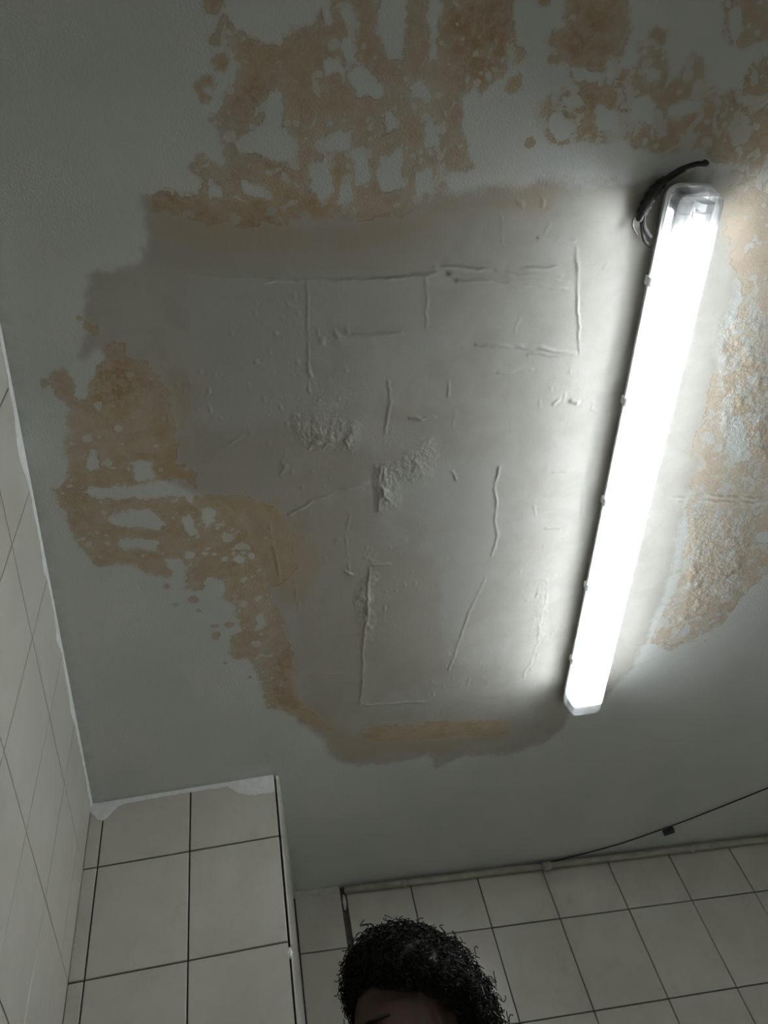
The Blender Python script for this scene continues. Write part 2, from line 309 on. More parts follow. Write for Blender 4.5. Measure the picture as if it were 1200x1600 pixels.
# --- ceiling: old paint, filler patches, ochre water stains
def mat_ceiling():
    t = NT('ceiling_paint'); co = t.obco()
    stain = t.attr('stain'); mott = t.attr('mottle'); rust = t.attr('rust'); soft = t.attr('soft')
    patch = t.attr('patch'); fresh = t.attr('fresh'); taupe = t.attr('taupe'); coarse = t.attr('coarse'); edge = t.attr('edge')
    n1 = t.noise(34, 5, 0.62, 0.3, co); n2 = t.noise(110, 4, 0.6, 0.2, co); nl = t.noise(4.0, 3, 0.5, 0, co)
    nI = t.noise(27, 3, 0.5, 0.9, co); nf = t.noise(260, 3, 0.6, 0, co); nb = t.noise(9, 4, 0.6, 0.5, co)
    # ragged stain field
    sE = t.math('ADD', stain, t.math('MULTIPLY', t.math('SUBTRACT', n1, 0.5), 2.2))
    sE = t.math('ADD', sE, t.math('MULTIPLY', t.math('SUBTRACT', n2, 0.5), 1.0))
    thr = t.math('SUBTRACT', 0.80, t.math('MULTIPLY', mott, 0.30))
    isl = t.math('MULTIPLY', t.math('SUBTRACT', thr, nI), 13.0)
    isl = t.math('ADD', isl, t.math('MULTIPLY', t.math('SUBTRACT', n2, 0.5), 0.9))
    F = t.math('MINIMUM', sE, isl)
    # small pale bubbles inside the stains
    for sc, rad, dens in ((34.0, 0.30, 0.60), (62.0, 0.30, 0.50)):
        vo = t.n('ShaderNodeTexVoronoi'); vo.inputs['Scale'].default_value = sc
        wv = t.n('ShaderNodeVectorMath', operation='ADD'); t.link(co, wv.inputs[0])
        wn = t.n('ShaderNodeTexNoise'); wn.inputs['Scale'].default_value = 40; t.link(co, wn.inputs['Vector'])
        ws = t.n('ShaderNodeVectorMath', operation='SCALE'); t.link(wn.outputs['Color'], ws.inputs[0]); ws.inputs['Scale'].default_value = 0.016
        t.link(ws.outputs[0], wv.inputs[1]); t.link(wv.outputs[0], vo.inputs['Vector'])
        sep = t.n('ShaderNodeSeparateColor'); t.link(vo.outputs['Color'], sep.inputs[0])
        rr_ = t.math('MULTIPLY', t.math('ADD', 0.45, t.math('MULTIPLY', sep.outputs[1], 0.8)), rad)
        F3 = t.math('MULTIPLY', t.math('SUBTRACT', vo.outputs['Distance'], rr_), 9.0)
        off = t.math('MULTIPLY', t.math('GREATER_THAN', sep.outputs[0], t.math('MULTIPLY', mott, dens)), 6.0)
        F = t.math('MINIMUM', F, t.math('ADD', F3, off))
    brown = t.math('MULTIPLY', t.ramp(F, -0.35, 0.65), t.ramp(n2, 0.25, 0.6, 0.72, 1.0))
    inside = t.ramp(sE, -0.45, 0.10)
    rim = t.math('SUBTRACT', 1.0, t.math('DIVIDE', t.math('ABSOLUTE', t.math('SUBTRACT', F, 0.12)), 0.17), clamp=True)
    rim = t.math('MULTIPLY', rim, t.ramp(nb, 0.35, 0.65, 0.15, 1.0))
    # drying rings
    nJ = t.noise(19, 3, 0.5, 1.3, co)
    ring = t.math('SUBTRACT', 1.0, t.math('DIVIDE', t.math('ABSOLUTE', t.math('SUBTRACT', nJ, 0.5)), 0.014), clamp=True)
    ring = t.math('MULTIPLY', ring, t.math('MULTIPLY', t.ramp(mott, 0.3, 0.8), t.ramp(nb, 0.4, 0.6)))
    rim = t.math('MAXIMUM', rim, t.math('MULTIPLY', ring, 0.8))
    # base coat
    base = t.mix(t.ramp(nl, 0.3, 0.7), (0.66, 0.68, 0.66), (0.72, 0.735, 0.71))
    fill = t.mix(t.ramp(t.noise(14, 4, 0.6, 0.6, co), 0.3, 0.7), (0.47, 0.455, 0.415), (0.53, 0.52, 0.48))
    pE = t.ramp(t.math('ADD', patch, t.math('MULTIPLY', t.math('SUBTRACT', n1, 0.5), 0.9)), 0.22, 0.74)
    base = t.mix(pE, base, fill)
    tE = t.ramp(t.math('ADD', taupe, t.math('MULTIPLY', t.math('SUBTRACT', n1, 0.5), 0.6)), 0.25, 0.75)
    base = t.mix(t.math('MULTIPLY', tE, 0.55), base, (0.455, 0.425, 0.38))
    fE = t.ramp(t.math('ADD', fresh, t.math('MULTIPLY', t.math('SUBTRACT', n1, 0.5), 0.6)), 0.25, 0.75)
    base = t.mix(t.math('MULTIPLY', fE, 0.75), base, (0.525, 0.525, 0.495))
    # soft rubbed-over stain showing through the filler
    sf = t.math('MULTIPLY', t.ramp(t.math('ADD', soft, t.math('MULTIPLY', t.math('SUBTRACT', nb, 0.5), 1.6)), 0.2, 0.9), 0.7)
    base = t.mix(sf, base, (0.49, 0.40, 0.295))
    # stains
    ochre = t.mix(t.ramp(n1, 0.3, 0.72), (0.545, 0.415, 0.275), (0.47, 0.345, 0.21))
    rusty = t.mix(t.ramp(n2, 0.3, 0.7), (0.47, 0.33, 0.20), (0.365, 0.24, 0.14))
    rE = t.ramp(t.math('ADD', rust, t.math('MULTIPLY', t.math('SUBTRACT', nb, 0.5), 1.4)), 0.25, 0.9)
    st = t.mix(t.math('MULTIPLY', rE, 0.8), ochre, rusty)
    st = t.mix(t.math('MULTIPLY', t.attr('pale'), 0.45), st, (0.67, 0.595, 0.505))
    fade = t.math('MULTIPLY', t.ramp(t.noise(8, 4, 0.65, 0.4, co), 0.32, 0.62, 0.62, 1.0), t.ramp(n1, 0.28, 0.6, 0.78, 1.0))
    col = t.mix(t.math('MULTIPLY', inside, 0.35), base, (0.58, 0.51, 0.42))
    col = t.mix(t.math('MULTIPLY', brown, fade), col, st)
    col = t.mix(t.math('MULTIPLY', t.math('MULTIPLY', rim, inside), 0.70), col, (0.32, 0.22, 0.135))
    # grime along the wall edge
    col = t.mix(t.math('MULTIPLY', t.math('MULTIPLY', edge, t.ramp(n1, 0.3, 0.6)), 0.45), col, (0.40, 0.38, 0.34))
    hb = t.math('ADD', t.math('MULTIPLY', nf, t.math('ADD', 0.16, t.math('MULTIPLY', t.math('SUBTRACT', 1.0, patch), 0.6))), t.math('MULTIPLY', n2, t.math('ADD', 0.15, t.math('MULTIPLY', coarse, 1.6))))
    nrm = t.bump(hb, 0.5, 0.0022)
    t.bsdf(col, 0.75, 0, 0.25, nrm)
    return t.m

def mat_tile(name, c0, c1, vein, rough):
    t = NT(name); co = t.obco()
    oi = t.n('ShaderNodeObjectInfo')
    sh = t.n('ShaderNodeVectorMath', operation='ADD'); t.link(co, sh.inputs[0])
    cmb = t.n('ShaderNodeCombineXYZ')
    t.link(t.math('MULTIPLY', oi.outputs['Random'], 37.0), cmb.inputs[0]); t.link(t.math('MULTIPLY', oi.outputs['Random'], 11.0), cmb.inputs[2])
    t.link(cmb.outputs[0], sh.inputs[1]); v = sh.outputs[0]
    cloud = t.ramp(t.noise(9, 4, 0.55, 0.5, v), 0.3, 0.72)
    c = t.mix(cloud, c0, c1)
    vn = t.noise(7, 3, 0.5, 1.6, v)
    line = t.math('SUBTRACT', 1.0, t.math('DIVIDE', t.math('ABSOLUTE', t.math('SUBTRACT', vn, 0.5)), 0.012), clamp=True)
    c = t.mix(t.math('MULTIPLY', t.math('MULTIPLY', line, t.ramp(t.noise(5, 2, 0.5, 0, v), 0.45, 0.7)), 0.3), c, vein)
    dirt = t.ramp(t.noise(14, 5, 0.7, 0.4, v), 0.57, 0.76)
    c = t.mix(t.math('MULTIPLY', dirt, 0.35), c, (0.40, 0.35, 0.26))
    c = t.mix(t.math('MULTIPLY', t.ramp(oi.outputs['Random'], 0, 1, smooth=False), 0.10), c, (0.45, 0.43, 0.38))
    nrm = t.bump(t.noise(20, 2, 0.5, 0, v), 0.06, 0.002)
    t.bsdf(c, rough, 0, 0.5, nrm)
    return t.m

M_CEIL = mat_ceiling()
M_TILE = mat_tile('glazed_cream_tile', (0.565, 0.545, 0.485), (0.615, 0.60, 0.545), (0.44, 0.40, 0.33), 0.28)
M_GROUT = simple('dark_grout', (0.075, 0.066, 0.052), 0.9, var=0.35, scale=60)
M_GROUT2 = simple('grey_grout', (0.10, 0.095, 0.085), 0.9, var=0.3, scale=60)
M_PLASTER = simple('white_filler', (0.86, 0.87, 0.85), 0.8, var=0.06, scale=50, bump=0.3)
M_PLASTER2 = simple('old_plaster', (0.60, 0.59, 0.55), 0.85, var=0.12, scale=40, bump=0.3)
M_WALL = simple('painted_wall', (0.80, 0.79, 0.74), 0.8, var=0.05, scale=6, bump=0.1)
M_FLOOR = simple('floor_stone', (0.62, 0.585, 0.52), 0.5, var=0.2, scale=14)
M_BASE = simple('grey_polycarbonate', (0.80, 0.81, 0.82), 0.5, var=0.05, scale=20)
M_TRAY = simple('white_enamel_tray', (0.80, 0.80, 0.80), 0.4, var=0.03, scale=20)
M_SOCK = simple('white_socket_plastic', (0.62, 0.63, 0.64), 0.45, var=0.05, scale=40)
M_CAP = simple('aluminium_end_cap', (0.55, 0.56, 0.58), 0.35, 0.6, var=0.05, scale=50)
M_WIRE = simple('black_cable_sheath', (0.018, 0.017, 0.017), 0.55, var=0.2, scale=80)
M_TAPE = simple('black_tape', (0.022, 0.021, 0.022), 0.45, var=0.25, scale=120, bump=0.4)
M_WIREW = simple('grey_wire', (0.30, 0.30, 0.31), 0.5, var=0.1, scale=80)
M_TRUNK = simple('aged_white_conduit', (0.42, 0.40, 0.345), 0.55, var=0.15, scale=25)
M_SKIN = simple('skin', (0.045, 0.024, 0.017), 0.7, var=0.12, scale=25, bump=0.05, spec=0.2)
M_HAIR = simple('black_hair', (0.010, 0.009, 0.008), 0.75, var=0.3, scale=90, spec=0.2)
M_SHIRT = simple('grey_cotton', (0.09, 0.095, 0.11), 0.9, var=0.12, scale=40, bump=0.1)
M_TROUSER = simple('dark_denim', (0.03, 0.04, 0.07), 0.9, var=0.2, scale=60, bump=0.1)
M_SHOE = simple('dark_leather', (0.03, 0.025, 0.022), 0.5, var=0.2, scale=50)
M_EYE = simple('eye_white', (0.7, 0.68, 0.65), 0.25, var=0.03)
M_IRIS = simple('brown_iris', (0.03, 0.015, 0.01), 0.2, var=0.1)

def mat_tube():
    t = NT('lit_tube'); e = t.n('ShaderNodeEmission')
    e.inputs[0].default_value = (0.95, 0.985, 1.0, 1); e.inputs[1].default_value = TUBE_STRENGTH
    t.link(e.outputs[0], t.out.inputs[0]); return t.m
M_TUBE = mat_tube()

def mat_diffuser(milky):
    t = NT('clear_prismatic_cover')
    tr = t.n('ShaderNodeBsdfTransparent'); tr.inputs[0].default_value = (0.97, 0.98, 0.98, 1)
    tl = t.n('ShaderNodeBsdfTranslucent'); tl.inputs[0].default_value = (0.9, 0.92, 0.93, 1)
    gl = t.n('ShaderNodeBsdfGlossy'); gl.inputs['Roughness'].default_value = 0.15
    m1 = t.n('ShaderNodeMixShader'); m1.inputs[0].default_value = milky
    t.link(tr.outputs[0], m1.inputs[1]); t.link(tl.outputs[0], m1.inputs[2])
    m2 = t.n('ShaderNodeMixShader')
    fr = t.n('ShaderNodeFresnel'); fr.inputs[0].default_value = 1.4
    t.link(t.math('MULTIPLY', fr.outputs[0], 0.8), m2.inputs[0])
    t.link(m1.outputs[0], m2.inputs[1]); t.link(gl.outputs[0], m2.inputs[2])
    t.link(m2.outputs[0], t.out.inputs[0]); return t.m
M_DIFF = mat_diffuser(0.045)
M_FROST = mat_diffuser(0.66)
M_FROST.name = 'ribbed_frosted_cover'
def mat_rim():
    t = NT('milky_rim'); d = t.n('ShaderNodeBsdfDiffuse'); d.inputs[0].default_value = (0.93, 0.94, 0.94, 1)
    tl = t.n('ShaderNodeBsdfTranslucent'); tl.inputs[0].default_value = (0.93, 0.94, 0.94, 1)
    m_ = t.n('ShaderNodeMixShader'); t.link(d.outputs[0], m_.inputs[1]); t.link(tl.outputs[0], m_.inputs[2]); t.link(m_.outputs[0], t.out.inputs[0])
    return t.m
M_RIM = mat_rim()

# ------------------------------------------------------------------ room geometry (plan, metres)
XR, YF = 2.15, -1.35                       # right and front walls
L_A = Vector((-0.3467, 0.5291)); L_B = Vector((-0.3606, 1.762))
dL = (L_B - L_A).normalized()
L0 = L_B + dL * ((YF - L_B.y) / dL.y)      # left wall start at the front wall
P_C = L_B; P_D = Vector((0.0886, 1.7214))  # pillar face
B_E = Vector((0.1444, 2.278)); B_G = Vector((1.7497, 2.3168))
dB = (B_G - B_E).normalized()
B_R = B_E + dB * ((XR - B_E.x) / dB.x)

def prism(name, poly, z0, z1, mat):
    b = MB(); b.loops([[(x, y, z0) for x, y in poly], [(x, y, z1) for x, y in poly]])
    return b.build(name, mat)

class Frame:
    """a wall face: local x along the wall, local +y into the wall, z up"""
    def __init__(s, a, b):
        s.a = Vector(a); s.b = Vector(b); s.t = (s.b - s.a).normalized(); s.len = (s.b - s.a).length
        s.n = Vector((-s.t.y, s.t.x)); s.ang = math.atan2(s.t.y, s.t.x)
    def p(s, u, v, z):
        q = s.a + s.t*u + s.n*v; return (q.x, q.y, z)

FL = Frame(L0, L_B); FP = Frame(P_C, P_D); FS = Frame(P_D + Vector((0.008, 0.0)), B_E); FB = Frame(B_E, B_R)
BK = 0.006   # joint depth

floor = tag(prism('floor', [(-0.7, YF-0.2), (XR+0.2, YF-0.2), (XR+0.2, 2.6), (-0.7, 2.6)], -0.1, 0.0, M_FLOOR), 'brown stone floor under the stained ceiling', 'floor', kind='structure')

def q2(v): return (v[0], v[1])
lb0 = FL.p(-0.0, 0.0016, 0); lb1 = FL.p(FL.len + 0.3, 0.0016, 0)
wall_left = tag(prism('wall_left', [q2(lb0), q2(lb1), (lb1[0]-0.12, lb1[1]), (lb0[0]-0.12, lb0[1])], 0, ZC, M_GROUT2), 'left wall of cream glazed tiles with thin grey joints', 'wall', kind='structure')
c1 = FP.p(0.002, BK, 0); c2 = FP.p(FP.len - 0.006, BK, 0)
e2 = FS.p(FS.len + 0.05, 0.0025, 0)
wall_pillar = tag(prism('wall_pillar', [q2(c1), q2(FP.p(FP.len - 0.010, BK, 0)), q2(FS.p(0.020, 0.0025, 0)), q2(e2), (c1[0], e2[1])], 0, ZC, M_GROUT), 'boxed-in corner pillar of cream tiles with dark joints', 'wall', kind='structure')
g1 = FB.p(-0.02, BK, 0); g2 = FB.p(FB.len, BK, 0)
wall_back = tag(prism('wall_back', [q2(g1), q2(g2), (g2[0], g2[1]+0.12), (g1[0], g1[1]+0.12)], 0, ZC, M_GROUT), 'back wall of cream tiles behind the person', 'wall', kind='structure')
wall_right = tag(prism('wall_right', [(XR, YF), (XR+0.1, YF), (XR+0.1, 2.45), (XR, 2.45)], 0, ZC, M_WALL), 'plain painted wall on the right side', 'wall', kind='structure')
wall_front = tag(prism('wall_front', [(-0.55, YF-0.1), (XR+0.1, YF-0.1), (XR+0.1, YF), (-0.55, YF)], 0, ZC, M_WALL), 'plain painted wall behind the camera', 'wall', kind='structure')

TILE_CACHE = {}
def tile_mesh(w, h, th=0.008, ch=0.0011):
    k = (round(w, 4), round(h, 4), th)
    if k in TILE_CACHE: return TILE_CACHE[k]
    x, z = w/2, h/2
    def ring(i, y): return [(-x+i, y, -z+i), (x-i, y, -z+i), (x-i, y, z-i), (-x+i, y, z-i)]
    b = MB(); b.loops([ring(ch, 0.0), ring(0, ch), ring(0, th)])
    me = bpy.data.meshes.new('tile'); me.from_pydata(b.v, [], b.f)
    bm = bmesh.new(); bm.from_mesh(me); bmesh.ops.recalc_face_normals(bm, faces=bm.faces); bm.to_mesh(me); bm.free()
    me.materials.append(M_TILE); me.update()
    TILE_CACHE[k] = me
    return me

def lay(frame, wall, us, zs, g, jit=0.0006, skip=(), th=0.008, ch=0.0011):
    for i in range(len(us) - 1):
        for j in range(len(zs) - 1):
            if (i, j) in skip: continue
            u0, u1 = (us[i] if not isinstance(us[i], tuple) else us[i][1]), (us[i+1] if not isinstance(us[i+1], tuple) else us[i+1][0])
            z1, z0 = zs[j], zs[j+1]
            w, h = u1-u0-g, z1-z0-g
            if w < 0.004 or h < 0.004: continue
            o = bpy.data.objects.new('tile', tile_mesh(w, h, th, ch)); COL.objects.link(o)
            o.location = frame.p((u0+u1)/2, random.uniform(-jit, jit), (z0+z1)/2)
            o.rotation_euler = (random.uniform(-.001, .001), 0, frame.ang + random.uniform(-.001, .001)); o.parent = wall

def rows(first, pitch):
    z = [ZC + 0.001, CAM_Z + first]
    while z[-1] - pitch > 0.0: z.append(z[-1] - pitch)
    if z[-1] > 0.02: z.append(0.0)
    return z
# left wall columns: one joint at y = 0.621, pitch 0.208
jl = (0.621 - L0.y) / dL.y
us = [0.0]; k = jl - math.floor(jl/0.208)*0.208
while k < FL.len - 0.004:
    if k > 0.01: us.append(k)
    k += 0.208
us.append(FL.len)
lay(FL, wall_left, us, rows(1.129, 0.2505), 0.0030, jit=0.0002, ch=0.0004)
lay(FP, wall_pillar, [-0.002, 0.032, 0.2415, FP.len + 0.0012], rows(1.1265, 0.2515), 0.0036)
lay(FS, wall_pillar, [-0.001, 0.20, 0.41, FS.len], rows(1.122, 0.2565), 0.0028, th=0.004)
lay(FB, wall_back, [0.002, (0.1395, 0.1545), 0.354, 0.566, 0.7805, 1.005, 1.22, 1.44, 1.655, 1.87, FB.len], rows(1.119, 0.2575), 0.0034)

# ------------------------------------------------------------------ ceiling: relief + stain masks
def vnoise(x, y, scale, seed):
    r = np.random.default_rng(seed); N = 256
    g = r.random((N, N)); X = x*scale + 1000.3; Y = y*scale + 1000.7
    xi = np.floor(X).astype(int); yi = np.floor(Y).astype(int); fx = X-xi; fy = Y-yi
    fx = fx*fx*(3-2*fx); fy = fy*fy*(3-2*fy)
    a = g[xi % N, yi % N]; b = g[(xi+1) % N, yi % N]; c = g[xi % N, (yi+1) % N]; d = g[(xi+1) % N, (yi+1) % N]
    return (a*(1-fx)+b*fx)*(1-fy) + (c*(1-fx)+d*fx)*fy
def fbm(x, y, scale, seed, oct=4):
    v = 0; a = 1; s = 0
    for k in range(oct):
        v = v + a*vnoise(x, y, scale*2**k, seed+k); s += a; a *= 0.5
    return v/s - 0.5

def sdf_poly(x, y, poly):
    """signed distance, positive inside"""
    d2 = np.full(x.shape, 1e9); ins = np.zeros(x.shape, bool); n = len(poly)
    for i in range(n):
        ax, ay = poly[i]; bx, by = poly[(i+1) % n]
        ex, ey = bx-ax, by-ay; wx, wy = x-ax, y-ay
        t = np.clip((wx*ex + wy*ey)/max(ex*ex+ey*ey, 1e-12), 0, 1)
        d2 = np.minimum(d2, (wx-t*ex)**2 + (wy-t*ey)**2)
        c = ((ay > y) != (by > y))
        if ey != 0: ins ^= c & (x < (bx-ax)*(y-ay)/ey + ax)
    d = np.sqrt(d2); return np.where(ins, d, -d)

def d_line(x, y, pts):
    d2 = np.full(x.shape, 1e9)
    for (ax, ay), (bx, by) in zip(pts[:-1], pts[1:]):
        ex, ey = bx-ax, by-ay; wx, wy = x-ax, y-ay
        t = np.clip((wx*ex+wy*ey)/max(ex*ex+ey*ey, 1e-12), 0, 1)
        d2 = np.minimum(d2, (wx-t*ex)**2 + (wy-t*ey)**2)
    return np.sqrt(d2)

def build_ceiling():
    st = 0.0025
    fx = np.arange(-0.375, 1.78, st); fy = np.arange(-0.06, 2.36, st)
    xs = np.concatenate([[-0.5], fx, np.linspace(1.80, XR+0.1, 12)])
    ys = np.concatenate([np.linspace(YF-0.1, -0.08, 20), fy, [2.5]])
    nx, ny = len(xs), len(ys)
    X, Y = np.meshgrid(xs, ys); X = X.ravel(); Y = Y.ravel()
    w1, w2 = fbm(X, Y, 22, 11), fbm(X, Y, 22, 31)
    Xw = X + 0.016*w1; Yw = Y + 0.016*w2
    def region(poly, m):
        p = np.array(poly); return np.where((Xw > p[:,0].min()-m) & (Xw < p[:,0].max()+m) & (Yw > p[:,1].min()-m) & (Yw < p[:,1].max()+m))[0]
    A = {k: np.zeros(len(X), np.float32) for k in ('stain', 'mottle', 'rust', 'soft', 'patch', 'fresh', 'taupe', 'coarse', 'edge', 'pale')}
    A['stain'][:] = -2.5
    U = 0.016
    mot = {'top': 0.62, 'upper': 0.25, 'upmid': 0.85, 'corner': 0.4, 'rightl': 0.85, 'right': 0.6, 'left': 0.42, 'lowband': 0.1}
    for k, poly in STAIN.items():
        i = region(poly, 0.06); s = sdf_poly(Xw[i], Yw[i], poly)
        A['stain'][i] = np.maximum(A['stain'][i], np.clip(s/U, -2.5, 2.5))
        if k in ('rightl', 'right'): A['pale'][i] = np.maximum(A['pale'][i], np.clip(1 + s/0.05, 0, 1))
        A['mottle'][i] = np.maximum(A['mottle'][i], np.where(s > -0.02, mot[k], 0))
    for cx, cy, r in SPOTS:
        i = np.where((abs(X-cx) < 0.06) & (abs(Y-cy) < 0.06))[0]
        d = r*1.25 - np.hypot(Xw[i]-cx, Yw[i]-cy)
        A['stain'][i] = np.maximum(A['stain'][i], np.clip(d/U*1.6, -2.5, 1.2))
    for poly in ISLAND:
        i = region(poly, 0.05); s = sdf_poly(Xw[i], Yw[i], poly)
        A['stain'][i] = np.minimum(A['stain'][i], np.clip((-s + 0.001)/U*1.4, -1.3, 2.5))
    for cx, cy, r in DOTS:
        i = np.where((abs(X-cx) < 0.05) & (abs(Y-cy) < 0.05))[0]
        d = np.hypot(Xw[i]-cx, Yw[i]-cy) - r
        A['stain'][i] = np.minimum(A['stain'][i], np.clip(d/U*2.0, -1.2, 2.5))
    def soft(name, polys, w):
        for poly in polys:
            i = region(poly, w*2); s = sdf_poly(Xw[i], Yw[i], poly)
            A[name][i] = np.maximum(A[name][i], np.clip(0.5 + s/(2*w), 0, 1))
    soft('rust', RUST, 0.035); soft('soft', SOFT, 0.03); soft('patch', PATCH, 0.02); soft('fresh', FRESH, 0.03)
    soft('taupe', TAUPE, 0.025); soft('coarse', ROUGHP, 0.012)
    # grime strip beside the left wall and the pillar
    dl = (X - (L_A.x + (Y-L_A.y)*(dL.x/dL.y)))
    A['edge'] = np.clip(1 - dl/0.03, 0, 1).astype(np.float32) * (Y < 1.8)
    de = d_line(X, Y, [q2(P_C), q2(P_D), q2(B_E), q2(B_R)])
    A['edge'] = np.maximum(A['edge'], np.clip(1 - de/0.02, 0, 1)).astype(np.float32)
    # relief, millimetres, positive = bulging down into the room
    h = 1.6*fbm(X, Y, 3, 51, 3) + 0.5*fbm(X, Y, 14, 61, 3)
    trowel = fbm(X*0.25, Y, 60, 71, 3)*A['patch']
    h += 0.35*trowel
    h += 0.55*np.clip(A['patch'], 0, 1) + 0.4*A['fresh']
    rough = fbm(X, Y, 70, 81, 3); blob = np.maximum(0, fbm(X, Y, 45, 91, 2) - 0.08)
    h += A['coarse']*(0.8*rough + 4.5*blob)
    h += np.clip(A['stain'], 0, 1)*0.5*fbm(X, Y, 60, 95, 3)
    # scattered small nicks on the filler
    nick = np.maximum(0, fbm(X, Y*0.6, 95, 121, 2) - 0.25)
    h += A['patch']*nick*5.0*np.clip(fbm(X, Y, 5, 131, 2)*6, 0, 1)
    for w, hh, pts in RIDGE:
        p = np.array(pts); mrg = 0.02
        i = np.where((X > p[:,0].min()-mrg) & (X < p[:,0].max()+mrg) & (Y > p[:,1].min()-mrg) & (Y < p[:,1].max()+mrg))[0]
        d = d_line(X[i] + 0.010*w1[i] + 0.006*fbm(X[i], Y[i], 70, 151, 2), Y[i] + 0.010*w2[i] + 0.006*fbm(X[i], Y[i], 70, 161, 2), pts)
        br = np.clip(1.0 + 3.0*fbm(X[i], Y[i], 45, 141, 2), 0.05, 1.6)
        L = np.abs(np.diff(p, axis=0)).sum(0); vert = L[1]/(L.sum()+1e-9)
        h[i] += hh*(1.35 - 0.95*vert)*br*np.exp(-(d/(w*(0.00085 - 0.00017*vert)))**2)
    Z = ZC - h*0.001
    inf = (X < -0.4) | (X > 1.79) | (Y < -0.07)
    Z[inf] = ZC
    co = np.stack([X, Y, Z], 1).astype(np.float32)
    idx = np.arange(nx*ny).reshape(ny, nx)
    q = np.stack([idx[:-1,:-1], idx[1:,:-1], idx[1:,1:], idx[:-1,1:]], -1).reshape(-1, 4)   # facing down
    nv = len(co)
    top = np.array([[xs[0], ys[0], ZC+.12], [xs[-1], ys[0], ZC+.12], [xs[-1], ys[-1], ZC+.12], [xs[0], ys[-1], ZC+.12],
                    [xs[0], ys[0], ZC+.01], [xs[-1], ys[0], ZC+.01], [xs[-1], ys[-1], ZC+.01], [xs[0], ys[-1], ZC+.01]], np.float32)
    q2_ = np.array([[0,1,2,3],[4,5,1,0],[5,6,2,1],[6,7,3,2],[7,4,0,3]]) + nv
    co = np.concatenate([co, top]); q = np.concatenate([q, q2_]).astype(np.int32)
    me = bpy.data.meshes.new('ceiling')
    me.vertices.add(len(co)); me.vertices.foreach_set('co', co.ravel())
    me.loops.add(q.size); me.loops.foreach_set('vertex_index', q.ravel())
    me.polygons.add(len(q)); me.polygons.foreach_set('loop_start', np.arange(0, q.size, 4, dtype=np.int32))
    me.update(calc_edges=True)
    me.polygons.foreach_set('use_smooth', np.ones(len(q), bool))
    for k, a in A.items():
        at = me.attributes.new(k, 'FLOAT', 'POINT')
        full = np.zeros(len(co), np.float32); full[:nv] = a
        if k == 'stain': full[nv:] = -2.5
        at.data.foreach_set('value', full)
    me.update()
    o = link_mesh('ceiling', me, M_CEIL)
    return tag(o, 'grey-white ceiling with ochre water stains and trowelled filler patches', 'ceiling', kind='structure')
ceiling = build_ceiling()

# ------------------------------------------------------------------ filler smeared along the wall tops
def smear(name, frame, u0, u1, depth, label, mat=M_PLASTER, step=0.004, th=0.0035, top=ZC-0.0008):
    n = max(4, int((u1-u0)/step)); us_ = np.linspace(u0, u1, n); v = []; f = []
    for u in us_:
        dpt = max(0.0015, depth(u))
        for z, y in ((top, -th), (top - dpt*0.35, -th*0.75), (top - dpt*0.8, -0.0016), (top - dpt, -0.0008), (top - dpt, 0.001), (top, 0.001)):
            v.append(frame.p(u, y, z))
    for i in range(n-1):
        for k in range(6):
            a = i*6+k; b = i*6+(k+1) % 6
            f.append((a, a+6, b+6, b))
    f.append((0, 1, 2, 3, 4, 5)); f.append(tuple((n-1)*6 + k for k in range(5, -1, -1)))
    b = MB(); b.add(v, f); o = b.build(name, mat, smooth=False)
    return tag(o, label, 'plaster', kind='structure')
def nz(u, s, seed): return mnoise.noise(Vector((u*s, seed*3.7, 0.3)))
def dl_left(u):
    y = L0.y + u*dL.y
    b = 0.010 + 0.007*nz(u, 14, 1) + 0.004*nz(u, 60, 2)
    b += 0.024*math.exp(-((y-0.745)/0.05)**2) + 0.014*math.exp(-((y-1.19)/0.03)**2) + 0.012*math.exp(-((y-1.40)/0.05)**2) + 0.012*math.exp(-((y-1.0)/0.02)**2)
    return b
smear('trim_1', FL, 0.6, FL.len-0.001, dl_left, 'ragged white filler bead along the top of left tiled wall')
def dl_pil(u):
    b = 0.011 + 0.003*nz(u, 30, 3) + 0.002*nz(u, 120, 4)
    b += 0.040*math.exp(-((u-0.03)/0.028)**2)
    if u > 0.335: b += 0.042*min(1, (u-0.335)/0.06)**0.5*(0.9 + 0.5*max(0, 1-(u-0.335)/0.06)*nz(u, 330, 5)) + 0.004*nz(u, 120, 5)
    return b
smear('trim_2', FP, 0.0, FP.len-0.001, dl_pil, 'white filler smeared across the top of the pillar tiles')
def dl_side(u): return 0.016 + 0.006*nz(u, 20, 6) + 0.003*nz(u, 80, 7)
smear('trim_3', FS, 0.004, FS.len, dl_side, 'grey plaster bead along the top of the pillar side', M_PLASTER2)
def dl_back(u): return 0.018 + 0.006*nz(u, 25, 8) + 0.004*nz(u, 90, 9)
smear('trim_4', FB, 0.0, 0.136, dl_back, 'old plaster smeared above first tile of the back wall', M_PLASTER2)
